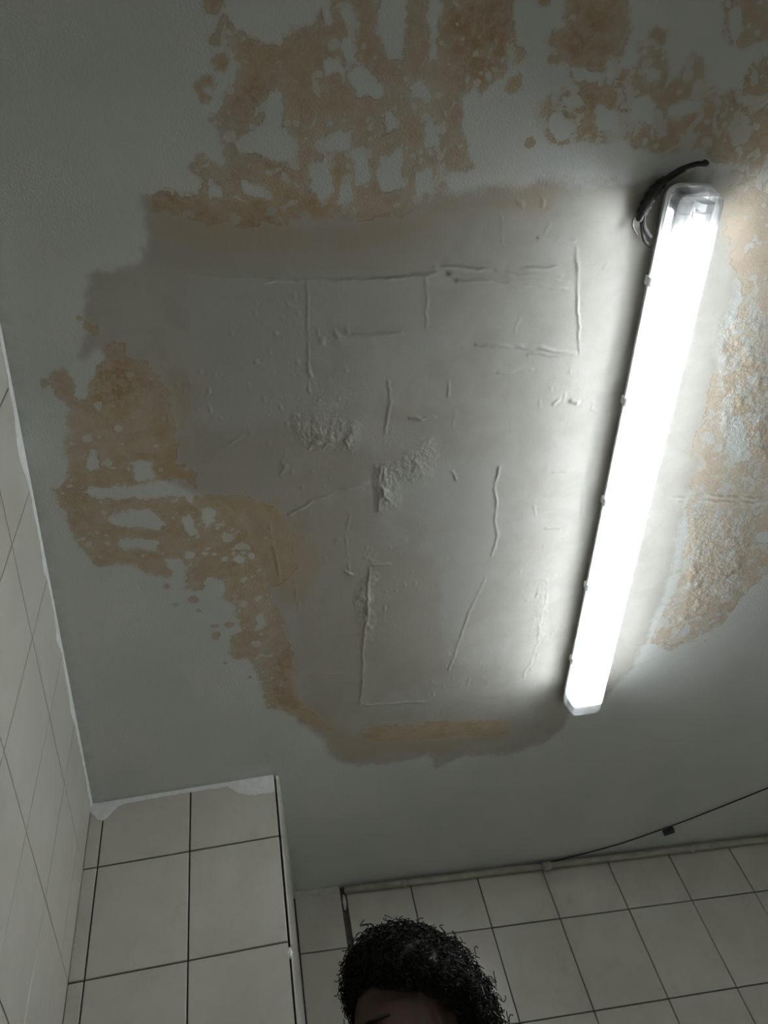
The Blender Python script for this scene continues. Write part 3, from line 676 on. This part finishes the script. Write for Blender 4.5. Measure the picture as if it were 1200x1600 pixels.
# corner bead of plaster between pillar front tiles and side tiles
def nugget(name, frame, u, v, z, rx, ry, rz, mat, label, seed):
    bm = bmesh.new(); bmesh.ops.create_icosphere(bm, subdivisions=2, radius=1.0)
    for q in bm.verts:
        s = 1 + 0.35*mnoise.noise(q.co*1.7 + Vector((seed, 0, 0)))
        q.co = Vector((q.co.x*rx, q.co.y*ry, q.co.z*rz))*s
    me = bpy.data.meshes.new(name); bm.to_mesh(me); bm.free()
    o = link_mesh(name, me, mat); o.location = frame.p(u, v, z); o.rotation_euler.z = frame.ang
    return tag(o, label, 'plaster', kind='structure')
nugget('trim_5', FP, FP.len+0.0015, 0.004, CAM_Z+0.852, 0.006, 0.006, 0.012, M_PLASTER, 'white plaster nugget in the gap at the pillar edge', 2)
nugget('trim_6', FB, 0.1475, 0.001, ZC-0.048, 0.0055, 0.006, 0.024, M_PLASTER2, 'plaster lump in the dark slot between back wall tiles', 5)

# ------------------------------------------------------------------ conduit along the top of the back wall
con = empty('cable_conduit', FB.p(0.9, -0.008, ZC-0.022), FB.ang)
tag(con, 'aged off-white cable conduit running along the top of back wall', 'conduit')
def conduit(u0, u1):
    b = MB(); n = 10; loops = []
    for u in (u0, u1):
        loops.append([(u-0.9, -0.006 + 0.0095*math.cos(2*math.pi*k/n + .3), 0.0095*math.sin(2*math.pi*k/n + .3)) for k in range(n)])
    b.loops(loops); return b
conduit(0.15, 0.79).build('pipe', M_TRUNK, con, True)
conduit(0.795, FB.len - 0.01).build('pipe', M_TRUNK, con, True)
for u in (0.792, 0.33, 1.30):
    b = MB(); n = 12
    w = 0.014 if u < 0.8 and u > 0.7 else 0.007
    b.loops([[(u-0.9+s, -0.006 + 0.0125*math.cos(2*math.pi*k/n), 0.0125*math.sin(2*math.pi*k/n)) for k in range(n)] for s in (-w, w)])
    b.build('coupling' if w > 0.01 else 'pipe_clip', M_TRUNK, con, True)

# ------------------------------------------------------------------ thin black cable across the ceiling corner
cab = empty('ceiling_cable', (1.168, 2.244, ZC-0.006))
tag(cab, 'thin black cable strung across the ceiling to the back wall', 'cable')
cpts = [(0.86, 2.283, ZC-0.030), (0.92, 2.285, ZC-0.014), (0.981, 2.284, ZC-0.008), (1.168, 2.244, ZC-0.006), (1.328, 2.180, ZC-0.007), (1.446, 2.128, ZC-0.006), (1.637, 2.031, ZC-0.006), (1.95, 1.86, ZC-0.006), (XR-0.004, 1.74, ZC-0.007)]
loc = Vector(cab.location)
b = MB(); b.tube([p - loc for p in smooth_curve(cpts, 8)], 0.0021, 6); b.build('wire', M_WIRE, cab, True)
# flat tag hanging on the cable
tm = Matrix.Translation(Vector((1.335, 2.190, ZC-0.009)) - loc) @ Matrix.Rotation(math.radians(-24), 4, 'Z')
b = MB()
b.loops([[tm @ Vector(p) for p in rrect(0.018, 0.011, 0.003, z, 4, 0.009)] for z in (0.004, -0.006)])
b.build('cable_clip', M_TAPE, cab)

# ------------------------------------------------------------------ twin-tube waterproof light fitting
LL = 1.257
lx, ly = 0.8184, 0.8845
lrz = -math.atan2(0.086, 1.227)
lamp = empty('fluorescent_light', (lx, ly, ZC - 0.001), lrz)
tag(lamp, 'long lit twin-tube fluorescent light with clear plastic cover on the ceiling', 'ceiling light')
hl = LL/2
b = MB()
b.loops([rrect(0.029, hl-0.012, 0.010, 0.0), rrect(0.032, hl-0.008, 0.011, -0.020), rrect(0.0395, hl, 0.0155, -0.022),
         rrect(0.0395, hl, 0.0155, -0.0275), rrect(0.0375, hl-0.003, 0.013, -0.0275), rrect(0.031, hl-0.010, 0.009, -0.016)])
b.build('base', M_BASE, lamp)
b = MB()
b.loops([rrect(0.0290, hl-0.10, 0.004, -0.0165, 3), rrect(0.0290, hl-0.10, 0.004, -0.032, 3), rrect(0.017, hl-0.105, 0.004, -0.0355, 3)])
b.build('gear_tray', M_TRAY, lamp)
# cover: outer and inner skin, ribbed frosted long sides between clear ends
YB = hl - 0.082
def with_breaks(l):
    z = l[0][2]; n = len(l)//4; hw = max(p[0] for p in l)
    return l[:n] + l[n:2*n] + [(-hw, YB + 0.04, z), (-hw, -YB, z)] + l[2*n:3*n] + l[3*n:] + [(hw, -YB, z), (hw, YB + 0.04, z)]
def cover_loops(t):
    return [with_breaks(l) for l in (rrect(0.0400-t, hl-0.0005-t, 0.0165, -0.0280), rrect(0.0420-t, hl-0.001-t, 0.0165, -0.046), rrect(0.0400-t, hl-0.003-t, 0.016, -0.068 + t*0.4),
            rrect(0.0372-t, hl-0.005-t, 0.015, -0.0770 + t*0.8), rrect(0.0325-t, hl-0.010-t, 0.012, -0.0810 + t))]
b = MB(); o_ = cover_loops(0.0); i_ = cover_loops(0.002); NL = len(o_[0])
b.loops(list(reversed(o_)) + i_, False, False)
for base_i in (0, 9*NL):
    g = lambda k: base_i + k
    b.f += [tuple(g(k) for k in list(range(0, 19)) + [39]), tuple(g(k) for k in (18, 19, 38, 39)), tuple(g(k) for k in range(19, 39))]
dif = b.build('diffuser', M_DIFF, lamp, False)
dif.data.materials.append(M_FROST)
for p in dif.data.polygons:
    ys_ = [dif.data.vertices[v].co.y for v in p.vertices]
    if len(p.vertices) == 4 and max(ys_) - min(ys_) > 0.5: p.material_index = 1
# milky moulded bead round the edge of the cover
b = MB(); b.loops([rrect(0.0404, hl+0.0040, 0.0185, -0.0282), rrect(0.0412, hl+0.0055, 0.0195, -0.0320), rrect(0.0416, hl+0.0050, 0.0195, -0.0390), rrect(0.0408, hl-0.0002, 0.0165, -0.0405), rrect(0.0400, hl-0.0002, 0.0165, -0.0282)], False, False)
b.f += [(144+i, 144+(i+1) % 36, (i+1) % 36, i) for i in range(36)]
b.build('cover_rim', M_RIM, dif, True)
for sx in (-1, 1):
    x = sx*0.0190; zt = -0.0530
    y0, y1 = -hl + 0.072, hl - 0.050
    b = MB(); b.tube([(x, y0, zt), (x, y1, zt)], 0.0132, 16); tb = b.build('tube', M_TUBE, lamp, True)
    b = MB(); b.tube([(x, y0-0.036, zt), (x, y0-0.034, zt), (x, y0-0.004, zt), (x, y0, zt)], [0.0115, 0.0138, 0.0138, 0.0134], 16); b.build('end_cap', M_SOCK, tb, False)
    b = MB(); b.tube([(x, y0-0.0365, zt), (x, y0-0.0385, zt)], [0.0142, 0.0142], 16); b.build('cap_ring', M_CAP, tb, False)
    b = MB(); b.tube([(x, y1, zt), (x, y1+0.012, zt), (x, y1+0.014, zt)], [0.0134, 0.0138, 0.012], 16); b.build('end_cap', M_CAP, tb, False)
    for ye, s in ((y0-0.039, -1), (y1+0.0145, 1)):
        b = MB(); ya, yb = sorted((ye, ye + s*0.012))
        b.loops([[(x-0.011, ya, -0.0165), (x+0.011, ya, -0.0165), (x+0.011, yb, -0.0165), (x-0.011, yb, -0.0165)],
                 [(x-0.0130, ya, -0.046), (x+0.0130, ya, -0.046), (x+0.0130, yb, -0.046), (x-0.0130, yb, -0.046)],
                 [(x-0.0125, ya, -0.062), (x+0.0125, ya, -0.062), (x+0.0125, yb, -0.062), (x-0.0125, yb, -0.062)],
                 [(x-0.006, ya, -0.069), (x+0.006, ya, -0.069), (x+0.006, yb, -0.069), (x-0.006, yb, -0.069)]])
        b.build('lamp_holder', M_SOCK, lamp)
# internal wires at the near end
for k in range(5):
    x = -0.007 + k*0.0035
    b = MB(); b.tube(smooth_curve([(x, -hl+0.16, -0.043), (x*1.1, -hl+0.10, -0.042 - .003*(k % 2)), (x*1.3, -hl+0.055, -0.046), (x*2.0, -hl+0.030, -0.040)], 5), 0.0012, 5)
    b.build('wire', M_WIRE if k % 2 else M_WIREW, lamp, True)
b = MB(); b.box(-0.010, 0.008, -hl+0.014, -hl+0.040, -0.040, -0.0165); b.build('terminal_block', M_TAPE, lamp)
for sx in (-1, 1):
    for y in (-0.47, -0.235, 0.0, 0.235, 0.47):
        b = MB(); x0 = sx*0.0385
        prof = [(x0, -0.019), (x0 + sx*0.0050, -0.019), (x0 + sx*0.0056, -0.036), (x0 + sx*0.0036, -0.039), (x0 + sx*0.0034, -0.0352), (x0 + sx*0.0040, -0.0340), (x0 + sx*0.0036, -0.0215), (x0, -0.0215)]
        b.loops([[(px, y+s, pz) for px, pz in prof] for s in (-0.008, 0.008)])
        b.build('clip', M_TRAY, lamp)

# ------------------------------------------------------------------ supply cable and taped joint beside the near end of the fitting
sup = empty('supply_cable', (0.760, 0.262, ZC-0.002))
tag(sup, 'black supply cable looping over the upper end of the ceiling light', 'cable')
so = Vector(sup.location)
b = MB(); b.tube([Vector(p)-so for p in smooth_curve([(0.806, 0.226, ZC+0.004), (0.800, 0.226, ZC-0.016), (0.776, 0.226, ZC-0.024), (0.748, 0.238, ZC-0.022), (0.724, 0.262, ZC-0.018), (0.712, 0.296, ZC-0.016), (0.716, 0.328, ZC-0.018), (0.732, 0.346, ZC-0.020)], 8)], 0.0042, 8)
b.build('outer_cable', M_WIRE, sup, True)
b = MB(); b.tube([Vector(p)-so for p in smooth_curve([(0.770, 0.238, ZC-0.006), (0.740, 0.258, ZC-0.008), (0.722, 0.290, ZC-0.007), (0.712, 0.316, ZC-0.010), (0.722, 0.350, ZC-0.016), (0.738, 0.362, ZC-0.018)], 8)], 0.0032, 8)
b.build('inner_cable', M_WIRE, sup, True)
pts = smooth_curve([(0.738, 0.252, ZC-0.010), (0.722, 0.272, ZC-0.013), (0.711, 0.300, ZC-0.013), (0.708, 0.322, ZC-0.011)], 7)
b = MB(); b.tube([p-so for p in pts], [0.004 + 0.0065*math.sin(math.pi*min(1, max(0, (i+.6)/(len(pts)+.2))))**0.6*(1 + .25*math.sin(i*2.1)) for i in range(len(pts))], 10)
b.build('taped_joint', M_TAPE, sup, True)
b = MB(); b.tube([Vector(p)-so for p in smooth_curve([(0.706, 0.300, ZC-0.010), (0.700, 0.312, ZC-0.006), (0.698, 0.330, ZC-0.012), (0.706, 0.342, ZC-0.02)], 6)], 0.0016, 6)
b.build('loose_wire', M_WIREW, sup, True)

# ------------------------------------------------------------------ person
HEAD = Vector((0.255, 1.385, 1.665))
PYAW = math.radians(-66)
person = None
def head_point(d):
    x, y, z = d
    rx, ry, rz = 0.077, 0.097, 0.120
    k = 1.0
    jaw = max(0.0, -z)
    px = x*rx*(1 - 0.30*jaw**1.4); py = y*ry; pz = z*rz
    if y > 0: py *= 1 - 0.35*jaw**1.2
    else: py *= 1 + 0.04*jaw - 0.02*max(0, z-0.5)
    def g(cx, cz, sx, sz): return math.exp(-((x-cx)/sx)**2 - ((z-cz)/sz)**2) * (1 if y < 0 else 0)
    py -= 0.026*g(0, -0.20, 0.14, 0.13) + 0.012*g(0, -0.02, 0.10, 0.16)           # nose
    py -= 0.005*(g(0.30, 0.17, 0.24, 0.08) + g(-0.30, 0.17, 0.24, 0.08))            # brow
    py += 0.010*(g(0.40, 0.04, 0.17, 0.09) + g(-0.40, 0.04, 0.17, 0.09))            # sockets
    py -= 0.007*(g(0, -0.43, 0.26, 0.045) + g(0, -0.53, 0.22, 0.05))                # lips
    py += 0.004*g(0, -0.48, 0.26, 0.02)
    py -= 0.010*g(0, -0.80, 0.30, 0.16)                                              # chin
    px += math.copysign(0.004, x)*(g(0.6, -0.18, 0.2, 0.15) + g(-0.6, -0.18, 0.2, 0.15))
    return Vector((px, py, pz))
HTILT = Matrix.Rotation(math.radians(10), 4, 'X')       # chin slightly down
HLOC = Vector((0, -0.02, HEAD.z))
def head_xf(p): return HTILT @ p + HLOC

def build_person():
    root_loc = Vector((HEAD.x, HEAD.y, 0)) - Matrix.Rotation(PYAW, 3, 'Z') @ Vector((0, -0.02, 0))
    # head
    bm = bmesh.new(); bmesh.ops.create_uvsphere(bm, u_segments=56, v_segments=40, radius=1.0)
    for v in bm.verts: v.co = head_xf(head_point(v.co.normalized()))
    for sx in (-1, 1):
        r = bmesh.ops.create_icosphere(bm, subdivisions=3, radius=1.0)
        for v in r['verts']:
            c = v.co.copy(); rad = math.hypot(c.y, c.z)
            dish = -0.006 if (c.x*sx > 0 and rad < 0.6) else 0
            v.co = head_xf(Vector((sx*(0.078 + 0.012*c.x*sx + dish) + sx*0.006*max(0, c.y), 0.008 + 0.019*c.y, -0.005 + 0.033*c.z)))
    me_h = bpy.data.meshes.new('head'); bm.to_mesh(me_h); bm.free()
    # body skeleton (faces -y), radius per joint
    V = []; E = []; Rr = []
    def J(p, r, parent=None):
        V.append(p); Rr.append(r if isinstance(r, tuple) else (r, r)); i = len(V)-1
        if parent is not None: E.append((parent, i))
        return i
    pel = J((0, 0, 0.95), (0.150, 0.105)); wa = J((0, 0, 1.10), (0.135, 0.095), pel); ch = J((0, 0.005, 1.30), (0.155, 0.110), wa)
    up = J((0, 0.01, 1.42), (0.12, 0.085), ch); nk = J((0, 0.008, 1.51), 0.058, up); nk2 = J((0, -0.004, 1.60), 0.056, nk)
    for s in (-1, 1):
        sh = J((s*0.165, 0.01, 1.425), 0.060, up); ua = J((s*0.205, 0.012, 1.28), 0.050, sh); el = J((s*0.235, 0.015, 1.12), 0.040, ua)
        fa = J((s*0.245, -0.01, 1.02), 0.038, el); wr = J((s*0.252, -0.045, 0.88), 0.026, fa)
        palm = J((s*0.252, -0.058, 0.82), (0.018, 0.034), wr); pk = J((s*0.250, -0.064, 0.785), (0.014, 0.036), palm)
        for q, (off, ln) in enumerate(((-0.030, 0.070), (-0.010, 0.080), (0.010, 0.075), (0.029, 0.058))):
            f1 = J((s*0.249, -0.066 + off, 0.765), 0.0095, pk); f2 = J((s*0.243, -0.070 + off*1.05, 0.765 - ln*0.5), 0.0088, f1); J((s*0.228, -0.072 + off*1.05, 0.765 - ln), 0.0075, f2)
        t1 = J((s*0.240, -0.098, 0.825), 0.012, palm); t2 = J((s*0.228, -0.118, 0.795), 0.0105, t1); J((s*0.220, -0.124, 0.768), 0.0088, t2)
        hp = J((s*0.092, 0, 0.88), 0.092, pel); th = J((s*0.100, 0.0, 0.70), 0.076, hp); kn = J((s*0.102, -0.008, 0.50), 0.056, th)
        cf = J((s*0.104, 0.014, 0.36), 0.054, kn); an = J((s*0.106, 0.018, 0.10), 0.036, cf); he = J((s*0.107, 0.030, 0.045), 0.036, an); ft = J((s*0.115, -0.075, 0.038), (0.036, 0.032), he); J((s*0.120, -0.165, 0.030), (0.034, 0.024), ft)
    me = bpy.data.meshes.new('skel'); me.from_pydata(V, E, [])
    o = bpy.data.objects.new('skel', me); COL.objects.link(o)
    md = o.modifiers.new('skin', 'SKIN')
    for i, sv in enumerate(me.skin_vertices[0].data): sv.radius = Rr[i]; sv.use_root = (i == 0)
    sb = o.modifiers.new('sub', 'SUBSURF'); sb.levels = 2; sb.render_levels = 2
    dg = bpy.context.evaluated_depsgraph_get()
    me_b = bpy.data.meshes.new_from_object(o.evaluated_get(dg))
    bm = bmesh.new(); bm.from_mesh(me_b); bm.from_mesh(me_h)
    me_j = bpy.data.meshes.new('joined'); bm.to_mesh(me_j); bm.free()
    bpy.data.objects.remove(o)
    o = bpy.data.objects.new('joined', me_j); COL.objects.link(o)
    rm = o.modifiers.new('rm', 'REMESH'); rm.mode = 'VOXEL'; rm.voxel_size = 0.0055; rm.use_smooth_shade = True
    sm = o.modifiers.new('sm', 'SMOOTH'); sm.factor = 0.5; sm.iterations = 3
    dg = bpy.context.evaluated_depsgraph_get()
    me_p = bpy.data.meshes.new_from_object(o.evaluated_get(dg)); me_p.name = 'person'
    bpy.data.objects.remove(o)
    me_p.materials.clear()
    for p in me_p.polygons: p.use_smooth = True
    zmin = min(v.co.z for v in me_p.vertices)
    for v in me_p.vertices: v.co.z -= zmin * max(0, 1 - v.co.z/0.3)
    body = link_mesh('person', me_p, M_SKIN)
    body.location = (root_loc.x, root_loc.y, 0.006); body.rotation_euler = (0, 0, PYAW)
    tag(body, 'person with short curly black hair standing before the back wall, face turned aside', 'person')
    def cloth(name, test, off, mat):
        bm = bmesh.new(); bm.from_mesh(me_p)
        bmesh.ops.delete(bm, geom=[f for f in bm.faces if not test(f.calc_center_median())], context='FACES')
        bm.normal_update()
        for v in bm.verts: v.co += v.normal*off
        me2 = bpy.data.meshes.new(name); bm.to_mesh(me2); bm.free()
        for p in me2.polygons: p.use_smooth = True
        c = link_mesh(name, me2, mat, body)
        sd = c.modifiers.new('thick', 'SOLIDIFY'); sd.thickness = 0.003; sd.offset = 1
        return c
    cloth('shirt', lambda c: 0.90 < c.z < 1.495 - 0.35*max(0, 0.06-abs(c.x))*(c.y < 0) and not (abs(c.x) > 0.18 and c.z < 1.17), 0.007, M_SHIRT)
    cloth('trousers', lambda c: 0.10 < c.z < 0.98 and abs(c.x) < 0.205 and not (abs(c.x) > 0.19 and c.z > 0.7), 0.005, M_TROUSER)
    for s in (-1, 1):
        cloth('shoe', lambda c, s=s: c.z < 0.115 and c.x*s > 0, 0.004, M_SHOE)
    # eyes and brows
    for s in (-1, 1):
        p = head_xf(Vector((s*0.031, -0.0745, 0.004)))
        bm = bmesh.new(); bmesh.ops.create_uvsphere(bm, u_segments=16, v_segments=12, radius=0.0115)
        for v in bm.verts: v.co += p
        e = bpy.data.meshes.new('eye'); bm.to_mesh(e); bm.free(); eo = link_mesh('eye', e, M_EYE, body)
        bm = bmesh.new(); bmesh.ops.create_uvsphere(bm, u_segments=12, v_segments=8, radius=0.0056)
        for v in bm.verts: v.co = Vector((v.co.x, v.co.y*0.4, v.co.z)) + p + HTILT.to_3x3() @ Vector((0, -0.0100, 0))
        e = bpy.data.meshes.new('iris'); bm.to_mesh(e); bm.free(); link_mesh('iris', e, M_IRIS, eo)
        pts = []
        for k in range(7):
            x = s*(0.012 + 0.0068*k); d = Vector((x/0.077, -math.sqrt(max(0.05, 1-(x/0.077)**2-0.05)), 0.20 + 0.03*math.sin(k/6*3.1))).normalized()
            pts.append(head_xf(head_point(d) + Vector((0, -0.0015, 0))))
        b = MB(); b.tube(pts, [0.0022, 0.0042, 0.0046, 0.0044, 0.0038, 0.003, 0.0014], 6); b.build('eyebrow', M_HAIR, body, True)
    # hair: bumpy cap plus individual curls
    def hair_amount(d):
        if d.y < -0.1: lim = 0.66 - 0.55*max(0, abs(d.x)-0.35)
        else: lim = 0.30 - 0.75*min(1, (d.y+0.1)/0.6)
        return d.z - lim
    bm = bmesh.new(); bmesh.ops.create_uvsphere(bm, u_segments=96, v_segments=64, radius=1.0)
    for v in list(bm.verts):
        d = v.co.normalized(); a = hair_amount(d)
        k = max(-0.006, min(0.040 - 0.010*max(0, -d.y), a*0.19)); p = head_point(d)
        nn = mnoise.noise(d*9)*0.006 + mnoise.noise(d*22)*0.004
        v.co = head_xf(p + d*(k + (nn if a > 0.03 else 0)))
    bmesh.ops.delete(bm, geom=[f for f in bm.faces if hair_amount((HTILT.inverted() @ (f.calc_center_median()-HLOC)).normalized()) < -0.04], context='FACES')
    me_c = bpy.data.meshes.new('hair'); bm.to_mesh(me_c); bm.free()
    for p in me_c.polygons: p.use_smooth = True
    hair = link_mesh('hair', me_c, M_HAIR, body)
    b = MB(); made = 0
    rr = random.Random(3)
    while made < 2600:
        d = Vector((rr.gauss(0, 1), rr.gauss(0, 1), rr.gauss(0, 1))).normalized(); a = hair_amount(d)
        if a < 0.0: continue
        made += 1
        p = head_point(d) + d*min(0.030, a*0.16)
        ax = (d + Vector((rr.uniform(-.5, .5), rr.uniform(-.5, .5), rr.uniform(-.4, .5)))).normalized()
        u = ax.cross(Vector((0.3, 0.2, 0.9))).normalized(); w = ax.cross(u)
        ln = rr.uniform(0.024, 0.044)*(1 - 0.3*max(0, -d.y))*min(1, 0.55 + a*1.4); ln *= 1.45 if rr.random() < 0.12 else 1.0; R_ = rr.uniform(0.0040, 0.0075); turns = rr.uniform(1.8, 3.2); ph = rr.uniform(0, 6.28); n = 19
        pts = []
        for k in range(n):
            t = k/(n-1); an = ph + turns*2*math.pi*t; r_ = R_*(0.3 + 0.9*t)
            pts.append(head_xf(p + ax*ln*(t - 0.25*t*t) + u*r_*math.cos(an) + w*r_*math.sin(an)))
        b.tube(pts, 0.0009, 3, False)
    cu = b.build('curls', M_HAIR, hair, False, fix=False); cu['kind'] = 'stuff'
    return body
person = build_person()
